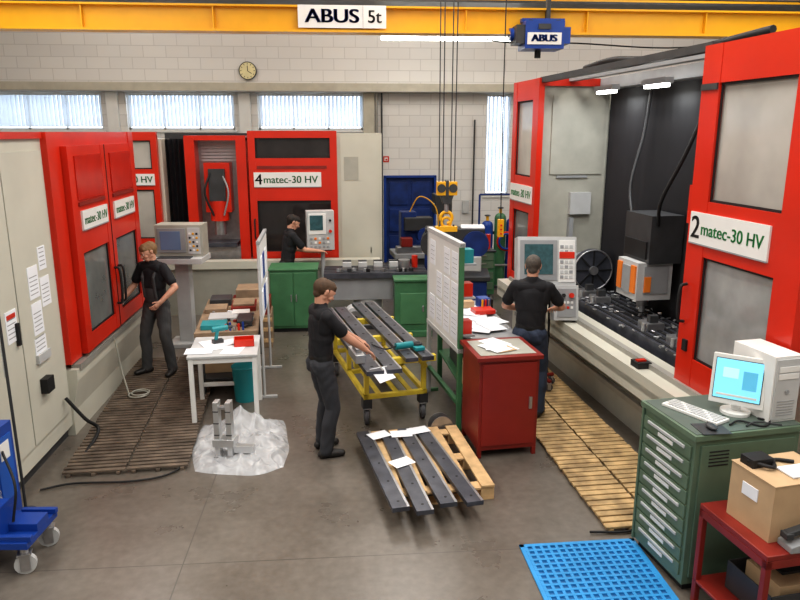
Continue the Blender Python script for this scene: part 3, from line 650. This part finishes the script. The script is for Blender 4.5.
b=B('flat_monitor',(2.70,4.40,TZ),R(-38),.006)
b.cyl((0,.05,0),(0,.05,.02),.1,WHT,n=28); b.box(-.03,.03,.04,.07,.02,.15,WHT)
b.M=Matrix.Translation((0,0,.07))@Matrix.Rotation(R(-8),4,'X')
b.box(-.175,.175,0,.045,0,.35,WHT); b.box(-.155,.155,-.004,.0,.035,.325,DGR); b.box(-.15,.15,-.007,-.003,.04,.32,SCR); b.box(-.10,.0,-.009,-.006,.19,.26,mat('screen_text',(.45,.75,.85),.3,emis=.5)); b.box(-.13,.13,-.009,-.006,.06,.075,WHT); b.box(.03,.12,-.009,-.006,.12,.25,mat('screen_window',(.1,.4,.6),.3,emis=.5))
b.M=Matrix.Identity(4); b.done()
b=B('computer_tower',(2.93,4.46,TZ),R(10),.008)
b.box(-.11,.11,-.2,.2,0,.47,WHT); b.box(-.1,.1,-.21,-.2,.02,.45,LGR); b.box(-.08,.08,-.215,-.21,.36,.40,WHT); b.box(-.08,.08,-.215,-.21,.31,.35,WHT); b.cyl((0,-.21,.22),(0,-.218,.22),.015,GRY)
for i in range(6): b.box(-.07,.07,-.214,-.21,.05+i*.02,.056+i*.02,GRY)
b.done()
b=B('desk_cables',(2.72,4.22,TZ),0,0)
b.ctube([(-.15,0,.008),(-.05,.05,.012),(.06,-.04,.008),(.15,.03,.01),(.1,.09,.01)],.007,BLK); b.ctube([(-.05,-.03,.008),(.05,.02,.012),(.2,-.03,.008)],.006,DGR); b.done()
b=B('red_side_table',(2.38,3.38,0),cr,.005)
b.box(0,1.0,0,.62,.715,.75,RED2); b.box(0,1.0,0,.62,.18,.2,RED2)
for x in(0,.96):
    for yy in(0,.58): b.box(x,x+.04,yy,yy+.04,0,.715,RED2)
b.box(0,1.0,0,.02,.66,.715,RED2); b.box(0,.02,0,.62,.66,.715,RED2); b.done()
b=B('cardboard_box',(2.66,3.72,.751),R(10),.004)
b.box(-.23,.23,-.17,.19,0,.36,CARD); b.box(-.235,-.0,-.175,.195,.36,.366,CARD); b.box(.004,.235,-.175,.195,.36,.366,CARD); b.box(-.03,.03,-.172,.19,.366,.368,mat('packing_tape',(.62,.48,.30),.3)); b.box(-.235,-.228,-.05,.08,.2,.28,PAP)
b.box(-.06,.12,-.12,.02,.37,.38,PAP); b.box(-.2,-.05,.05,.16,.366,.42,BLK); b.ctube([(-.2,.1,.40),(-.1,.0,.39),(.0,.1,.38),(.1,.05,.38)],.012,BLK); b.done()
b=B('cardboard_box',(3.03,3.88,.751),R(10),.004)
b.box(-.1,.2,-.25,.04,0,.28,CARD); b.box(-.1,.2,-.25,.04,.28,.285,CARD); b.box(.04,.06,-.252,.04,.284,.287,MC['packing_tape']); b.done()
b=B('desk_telephone',(2.62,3.46,.751),R(5),.006); b.prism([(-.1,0),(.12,0),(.12,.1),(-.1,.04)],-.06,.06,GRY); b.cbox((.0,.0,.12),(.2,.05,.035),DGR,(0,-.25,0)); b.cbox((-.09,0,.09),(.05,.06,.04),DGR); b.cbox((.09,0,.135),(.05,.06,.04),DGR); b.done()
b=B('open_crate',(2.78,3.72,.201),cr,.004)
for a in((-.3,.3,-.2,-.19),(-.3,.3,.19,.2),(-.3,-.29,-.2,.2),(.29,.3,-.2,.2)): b.box(*a,0,.2,DGR)
b.box(-.3,.3,-.2,.2,0,.01,DGR); b.box(-.2,.05,-.15,.15,.01,.22,CARD); b.box(.08,.25,-.12,.1,.01,.17,PWOOD); b.box(-.1,.15,-.05,.1,.22,.24,BLK); b.done()
# ---------------------------------------------------------------- blue cart
b=B('blue_hand_cart',(-2.54,4.93,0),R(-4),.01)
b.box(-.32,.26,-.28,.18,.22,.27,BLU); b.box(-.34,-.06,.0,.28,.12,.98,BLU); b.box(-.32,-.08,-.015,.0,.35,.9,mat('blue_cover',(.015,.1,.42),.3)); b.box(-.02,.26,-.12,.05,.27,.33,BLU); b.box(-.062,-.052,.04,.24,.4,.9,mat('blue_cover',(.015,.1,.42),.3))
b.box(.02,.28,-.26,-.22,.27,.31,BLU); b.box(.02,.28,.12,.16,.27,.31,BLU); b.box(-.3,.05,-.25,-.05,.27,.5,BLU)
for x,yy in((.2,-.22),(.2,.13),(-.24,-.22),(-.24,.13)): b.caster(x,yy,.075,LGR,R(20)); b.cyl((x,yy,.16),(x,yy,.22),.03,STL)
b.ctube([(-.2,.26,.9),(-.2,.26,1.06),(-.2,.02,1.06),(-.2,.02,.9)],.015,BLU); b.ctube([(-.05,.1,.8),(.1,-.05,.6),(.08,-.1,.34)],.01,BLK)
for i in range(7): b.ring((-.03,-.06+.004*i,.66-.03*i),(1,0,0) if i%2 else (0,1,0),.018,.004,STL,n=12,k=6)
b.box(-.055,-.05,.08,.2,.72,.86,WHT); b.done()
b=B('measuring_pole',(-2.72,5.55,0),0,.002); b.cyl((0,0,0),(0,0,.02),.08,DGR); b.cyl((0,0,0),(-.02,.02,2.1),.012,DGR); b.cyl((-.02,.02,1.2),(-.02,.02,2.1),.015,LGR); b.done()
b=B('air_hose',bev=0)
b.ctube([(-2.75,5.9,.02),(-2.5,6.0,.02),(-2.0,6.0,.02),(-1.7,6.1,.02),(-1.58,6.35,.02),(-1.60,6.9,.02)],.010,BLK); b.done()
b=B('floor_cable',bev=0); b.ctube([(1.9,4.86,.02),(2.15,4.84,.02),(2.3,4.86,.02),(2.4,4.82,.02)],.010,BLK); b.done()
b=B('coiled_hose',(-2.5,8.1,.05),0,0)
b.ring((0,0,.02),(0,0,1),.11,.010,BEI2); b.ring((.02,.02,.035),(0,0,1),.10,.010,BEI2); b.ctube([(-.11,0,.02),(-.2,.1,.3),(-.25,.1,.7)],.010,BEI2); b.done()
# ---------------------------------------------------------------- people
SKIN=mat('skin',(.60,.32,.22),.5,noise=.04); SHIRT=mat('black_cotton',(.014,.014,.017),.85,noise=.2)
TR1=mat('grey_work_trousers',(.075,.077,.08),.85,noise=.2); TR2=mat('charcoal_trousers',(.038,.04,.047),.85,noise=.2); TR3=mat('blue_jeans',(.04,.055,.09),.85,noise=.25)
SHOE=mat('work_shoe',(.02,.018,.017),.5); H1=mat('light_brown_hair',(.22,.13,.06),.7,noise=.2,scale=30); H2=mat('brown_hair',(.08,.045,.024),.7,noise=.2,scale=30); H3=mat('greying_hair',(.085,.07,.058),.7,noise=.3,scale=40); H4=mat('dark_hair',(.02,.013,.01),.7,noise=.2,scale=30)
EYW=mat('eye_white',(.7,.68,.65),.3,noise=0); EYD=mat('iris',(.03,.03,.03),.2,noise=0); LIP=mat('lips',(.42,.17,.13),.5)
V=Vector
def ik(a,t,l1,l2,pole):
    d=t-a; L=min(d.length,(l1+l2)*.995); dn=d.normalized(); t=a+dn*L
    x=(l1*l1-l2*l2+L*L)/(2*L); h=math.sqrt(max(0,l1*l1-x*x)); p=pole-dn*pole.dot(dn); p.normalize()
    return a+dn*x+p*h,t
class Fig:
    def __init__(s): s.p=[]
    def c(s,a,b,ra,rb,m,side=None,k=1.0,wr=0): s.p.append((V(a),V(b),ra,rb,m,side,k,wr))
def figure(name,loc,yaw,scale,trm,hairm,hands,feet,lean=0,side=0,headdir=(0,1,-.15),pelvis=(0,0,.95),bib=False,elb=((-.5,-.6,-.6),(.5,-.6,-.6)),curl=.45,palm=None):
    F=Fig(); P=V(pelvis); t=V((math.sin(side),math.sin(lean),math.cos(lean))).normalized(); sx=V((1,0,0)); sx=(sx-t*sx.dot(t)).normalized()
    fw=t.cross(sx)
    if fw.y<0: fw=-fw
    F.c(P-t*.03,P+t*.07,.110,.104,trm,sx,1.45,1)
    F.c(P+t*.055,P+t*.25,.110,.110,SHIRT,sx,1.38,1)
    F.c(P+t*.25+fw*.008,P+t*.40,.120,.112,SHIRT,sx,1.42,1)
    F.c(P+t*.05,P+t*.062,.110,.110,BLK,sx,1.43)
    S=P+t*.475; shL=S-sx*.170; shR=S+sx*.170
    F.c(P+t*.34-sx*.11,shL+sx*.02,.075,.062,SHIRT,None,1,1); F.c(P+t*.34+sx*.11,shR-sx*.02,.075,.062,SHIRT,None,1,1)
    F.c(S-sx*.1,S+sx*.1,.075,.075,SHIRT,fw,1.15)
    F.c(S-sx*.12,S+t*.055-sx*.02,.058,.056,SHIRT); F.c(S+sx*.12,S+t*.055+sx*.02,.058,.056,SHIRT)
    hd=V(headdir).normalized(); nb=S+t*.065
    C=nb+t*.135+V((0,.02,0))+V((hd.x,hd.y,0))*.02
    hs=hd.cross(V((0,0,1))).normalized(); hu=hs.cross(hd).normalized()
    q=lambda f,u,s_=0: C+hd*f+hu*u+hs*s_
    F.c(nb-t*.05,q(-.02,-.045),.060,.055,SKIN)
    F.c(nb-t*.03,nb+t*.008,.070,.066,SHIRT)
    F.c(q(-.035,.025),q(.020,.022),.083,.080,SKIN,hs,.90); F.c(q(.028,.0),q(.044,-.062),.058,.038,SKIN,hs,1.0)
    F.c(q(.055,-.075,.012),q(.055,-.075,-.012),.030,.030,SKIN)
    F.c(q(.0,-.045,.042),q(.035,-.072,.018),.026,.022,SKIN); F.c(q(.0,-.045,-.042),q(.035,-.072,-.018),.026,.022,SKIN)
    F.c(q(.093,.010),q(.112,-.022),.0075,.0125,SKIN); F.c(q(.098,-.026,.008),q(.098,-.026,-.008),.011,.011,SKIN)
    F.c(q(.088,.032,.036),q(.088,.032,-.036),.010,.010,SKIN); F.c(q(.080,-.052,.016),q(.080,-.052,-.016),.014,.014,SKIN)
    for e in(-1,1): F.c(q(-.012,.012,.078*e),q(-.014,-.020,.075*e),.019,.012,SKIN,hs,.5); F.c(q(.07,-.018,.038*e),q(.06,-.03,.04*e),.022,.02,SKIN)
    F.c(q(-.044,.034),q(.022,.052),.089,.074,hairm,hs,.93); F.c(q(-.056,.01),q(-.052,-.035),.068,.050,hairm,hs,1.05)
    for e in(-1,1): F.c(q(-.005,.04,.066*e),q(.002,.012,.070*e),.016,.010,hairm)
    F.c(q(.055,.078,.04),q(.058,.076,-.04),.022,.024,hairm)
    for i,e in enumerate((-1,1)):
        hip=P+V((.088*e,0,-.03)); ft=V(feet[i][:3]); an=ft+V((0,0,.085)); fa=feet[i][3] if len(feet[i])>3 else 0
        fd=V((math.sin(fa),math.cos(fa),0))
        kn,an=ik(hip,an,.425,.425,fd+V((.12*e,0,0))); md=hip+(kn-hip)*.5; cf=kn+(an-kn)*.38+(-fd)*.012
        F.c(P+V((.06*e,-.035,-.02)),P+V((.07*e,-.035,-.05)),.092,.085,trm,None,1,1)
        F.c(hip,md,.098,.090,trm,None,1,1); F.c(md,kn,.090,.072,trm,None,1,1); F.c(kn,cf,.072,.073,trm,None,1,1); F.c(cf,an+V((0,0,-.005)),.073,.064,trm,None,1,1)
        F.c(an-fd*.045+V((0,0,-.044)),an+fd*.06+V((0,0,-.042)),.041,.043,SHOE); F.c(an+fd*.06+V((0,0,-.043)),an+fd*.155+V((0,0,-.052)),.042,.033,SHOE,fd.cross(V((0,0,1))),1.2); F.c(an,an+V((0,0,-.03))+fd*.02,.045,.045,SHOE)
    for i,e in enumerate((-1,1)):
        sh=(shL,shR)[i]; tg=V(hands[i]); el,wr=ik(sh,tg,.295,.265,V(elb[i])); sl=sh+(el-sh)*.68
        F.c(sh,sl,.064,.064,SHIRT,None,1,1); F.c(sh,el,.048,.040,SKIN); F.c(el,el+(wr-el)*.3,.040,.042,SKIN); F.c(el+(wr-el)*.3,wr,.042,.027,SKIN)
        d=(wr-el).normalized()
        n=V(palm[i]) if palm and palm[i] else V((0,0,-1)); n=(n-d*n.dot(d)).normalized()
        th=d.cross(n)*(1 if e>0 else -1); sd=d.cross(n)
        F.c(wr-d*.005,wr+d*.072,.019,.016,SKIN,sd,2.0)
        for f in range(4):
            bs=wr+d*(.078-.004*abs(f-1.2))+th*(.034-.0228*f); ln=(.070,.078,.073,.057)[f]; a=curl*(.8+.12*f); dd=d; pnt=bs-d*.015
            for sgm,fr in enumerate((.45,.3,.25)):
                ca,sa=math.cos(a*(sgm+.4)),math.sin(a*(sgm+.4)); dd=d*ca+n*sa
                nx=pnt+dd*(ln*fr+(.015 if sgm==0 else 0))+th*(.0015*(1.5-f)); F.c(pnt,nx,.0086-.0005*sgm,.0082-.0005*sgm,SKIN); pnt=nx
        tb=wr+d*.018+th*.026; t1=tb+(d*.6+th*.65+n*.25).normalized()*.042; t2=t1+(d*.85+th*.2+n*.4).normalized()*.03
        F.c(tb,t1,.013,.010,SKIN); F.c(t1,t2,.010,.0085,SKIN)
    if bib:
        for e in(-1,1):
            F.c(P+t*.1+sx*.085*e+fw*.104,P+t*.36+sx*.085*e+fw*.116,.013,.013,trm,sx,1.6); F.c(P+t*.36+sx*.085*e+fw*.116,S+sx*.085*e+t*.062,.013,.015,trm,sx,1.6)
            F.c(P+t*.1+sx*.06*e-fw*.1,P+t*.36+sx*.06*e-fw*.115,.012,.012,trm,sx,1.6); F.c(P+t*.36+sx*.06*e-fw*.115,S+sx*.085*e+t*.062,.012,.015,trm,sx,1.6)
        F.c(P+t*.05+fw*.066,P+t*.22+fw*.080,.054,.046,trm,sx,2.0)
    bb=B(name,bev=0)
    for a,b2,ra,rb,m,sd,k,w in F.p:
        ax=(b2-a); L=ax.length; ax=ax/L if L>1e-6 else V((0,0,1))
        s1=sd if sd is not None else ax.orthogonal(); s1=(V(s1)-ax*V(s1).dot(ax)).normalized(); s2=ax.cross(s1)
        st=[]
        for g in range(6): an_=-math.pi/2+math.pi/2*g/5; st.append((a+ax*ra*math.sin(an_),max(ra*math.cos(an_),.0005)))
        for g in range(6): an_=math.pi/2*g/5; st.append((b2+ax*rb*math.sin(an_),max(rb*math.cos(an_),.0005)))
        n_=18; vs=[];fs=[]
        for c_,r_ in st:
            for g in range(n_):
                tt=2*math.pi*g/n_; vs.append(c_+s1*(math.cos(tt)*r_*k)+s2*(math.sin(tt)*r_))
        for j in range(len(st)-1):
            for g in range(n_): fs.append((j*n_+g,j*n_+(g+1)%n_,(j+1)*n_+(g+1)%n_,(j+1)*n_+g))
        fs.append(tuple(range(n_))[::-1]); fs.append(tuple((len(st)-1)*n_+g for g in range(n_)))
        bb.add(vs,fs,m)
    o=bb.done(); rm=o.modifiers.new('r','REMESH'); rm.mode='VOXEL'; rm.voxel_size=.005; rm.use_smooth_shade=True
    smm=o.modifiers.new('s','SMOOTH'); smm.factor=.5; smm.iterations=4
    dg=bpy.context.evaluated_depsgraph_get(); dg.update(); me=bpy.data.meshes.new_from_object(o.evaluated_get(dg))
    bpy.data.objects.remove(o)
    nv=len(me.vertices); co=np.empty(nv*3); me.vertices.foreach_get('co',co); co=co.reshape(-1,3)
    nr=np.empty(nv*3); me.vertices.foreach_get('normal',nr); nr=nr.reshape(-1,3)
    def assign(pts):
        best=np.full(len(pts),1e9); idx=np.zeros(len(pts),int)
        for i,(a,b2,ra,rb,m,sd,k,w) in enumerate(F.p):
            A=np.array(a);D=np.array(b2)-A; LL=max(D@D,1e-9); tt=np.clip((pts-A)@D/LL,0,1); q_=pts-A-tt[:,None]*D
            r_=ra+(rb-ra)*tt
            if sd is not None and k!=1:
                ax=V(D).normalized(); s1=V(sd); s1=(s1-ax*s1.dot(ax)).normalized(); s1=np.array(s1); cs=q_@s1; q_=q_-cs[:,None]*s1*(1-1/k)
            dd=np.linalg.norm(q_,axis=1)-r_
            u=dd<best; best[u]=dd[u]; idx[u]=i
        return idx
    vi=assign(co); wr_=np.array([p[7] for p in F.p])[vi]
    z=co[:,2]; w=np.sin(z*43+5*np.sin(co[:,0]*15+co[:,1]*11)+3*np.sin(z*7))*.6+np.sin(z*25+co[:,0]*31-co[:,1]*19)*.6
    co=co+nr*(wr_*w*.0034)[:,None]
    me.vertices.foreach_set('co',co.ravel())
    npol=len(me.polygons); ce=np.empty(npol*3); me.polygons.foreach_get('center',ce); fi=assign(ce.reshape(-1,3))
    ml=[];mm=[]
    for p in F.p:
        if p[4] not in ml: ml.append(p[4])
        mm.append(ml.index(p[4]))
    me.materials.clear()
    for m in ml: me.materials.append(m)
    me.polygons.foreach_set('material_index',np.array(mm)[fi]); me.polygons.foreach_set('use_smooth',np.ones(npol,bool)); me.update()
    me.name=name
    o=bpy.data.objects.new(name,me); bpy.context.collection.objects.link(o)
    o.location=loc; o.rotation_euler=(0,0,yaw); o.scale=(scale,)*3
    fb=B('face_details',bev=0)
    for e in(-1,1):
        fb.ball(q(.081,.008,.031*e),(.0125,)*3,EYW); fb.ball(q(.0905,.007,.031*e),(.0062,)*3,EYD)
        fb.cyl(q(.099,.030,.018*e),q(.091,.033,.045*e),.0035,hairm,n=8)
    fb.cyl(q(.095,-.052,.02),q(.095,-.052,-.02),.004,LIP,n=8)
    fo=fb.done(); fo.parent=o
    return o
figure('man_in_grey_overalls',(-2.43,8.95,.05),R(155),.99,TR1,H1,hands=[(-.24,.22,1.02),(.36,.22,1.0)],feet=[(-.17,0,0,-.25),(.17,.08,0,.4)],lean=.05,headdir=(.45,1,-.45),bib=True,elb=((-.9,-.5,-.3),(.5,-.9,-.5)),palm=[(1,0,0),(0,0,-1)])
figure('man_in_polo_shirt',(-.26,6.50,0),R(-68),1.01,TR2,H2,hands=[(-.10,.44,1.08),(.14,.42,1.04)],feet=[(-.11,.03,0,-.1),(.12,-.01,0,.15)],lean=.03,headdir=(-.05,1,-.65),elb=((-.3,-.8,-.8),(.3,-.8,-.8)))
figure('man_in_dark_t_shirt',(1.97,7.14,.05),R(-20),1.03,TR3,H3,hands=[(-.14,.34,1.10),(.22,.38,1.12)],feet=[(-.13,.0,0,-.2),(.12,.03,0,.2)],lean=.03,headdir=(.0,1,-.35),elb=((-1,-.3,-.7),(1,-.4,-.7)))
figure('man_at_far_machine',(-.98,11.72,0),R(-70),1.02,TR2,H4,hands=[(-.1,.44,1.12),(.2,.50,1.15)],feet=[(-.1,-.05,0,0),(.12,.05,0,.1)],lean=.13,headdir=(.1,1,-.55),elb=((-.3,-.8,-.6),(.3,-.8,-.6)))
# ---------------------------------------------------------------- light
w=bpy.data.worlds.new('w'); scn.world=w; w.use_nodes=True
w.node_tree.nodes['Background'].inputs[0].default_value=(.82,.90,1,1); w.node_tree.nodes['Background'].inputs[1].default_value=3.4
for i,(x,y,sx,sy,e) in enumerate(((-4.5,6.5,1.6,16,560),(1.2,6.5,1.6,16,680),(6.8,6.5,1.6,16,560))):
    L=bpy.data.lights.new('skylight_standin','AREA'); L.shape='RECTANGLE'; L.size=sx; L.size_y=sy; L.energy=e; L.color=(1,.965,.92)  # area lamp added out of view, standing in for overhead skylight daylight
    o=bpy.data.objects.new('skylight_standin',L); bpy.context.collection.objects.link(o); o.location=(x,y,7.1)
    b=B('added_lamp_housing',bev=.01); b.box(x-.85,x+.85,y-8.05,y+8.05,7.13,7.29,WHT); b.done()  # unseen housing added above the stand-in lamp
T=Matrix.Translation((2.97,5.85,0))@Matrix.Rotation(m2r,4,'Z')
for u in(1.75,2.95):
    L=bpy.data.lights.new('machine_work_lamp','AREA'); L.shape='RECTANGLE'; L.size=.08; L.size_y=.4; L.energy=11; L.color=(.95,.98,1)
    o=bpy.data.objects.new('machine_work_lamp',L); bpy.context.collection.objects.link(o); o.location=T@Vector((.57,u,3.57)); o.rotation_euler=(0,0,m2r)
cd=bpy.data.cameras.new('camera'); cd.sensor_width=36; cd.lens=31.5; cd.clip_end=100
co=bpy.data.objects.new('camera',cd); bpy.context.collection.objects.link(co); co.location=(0,0,3.12); co.rotation_euler=(R(90-13.5),0,R(-4.5)); scn.camera=co
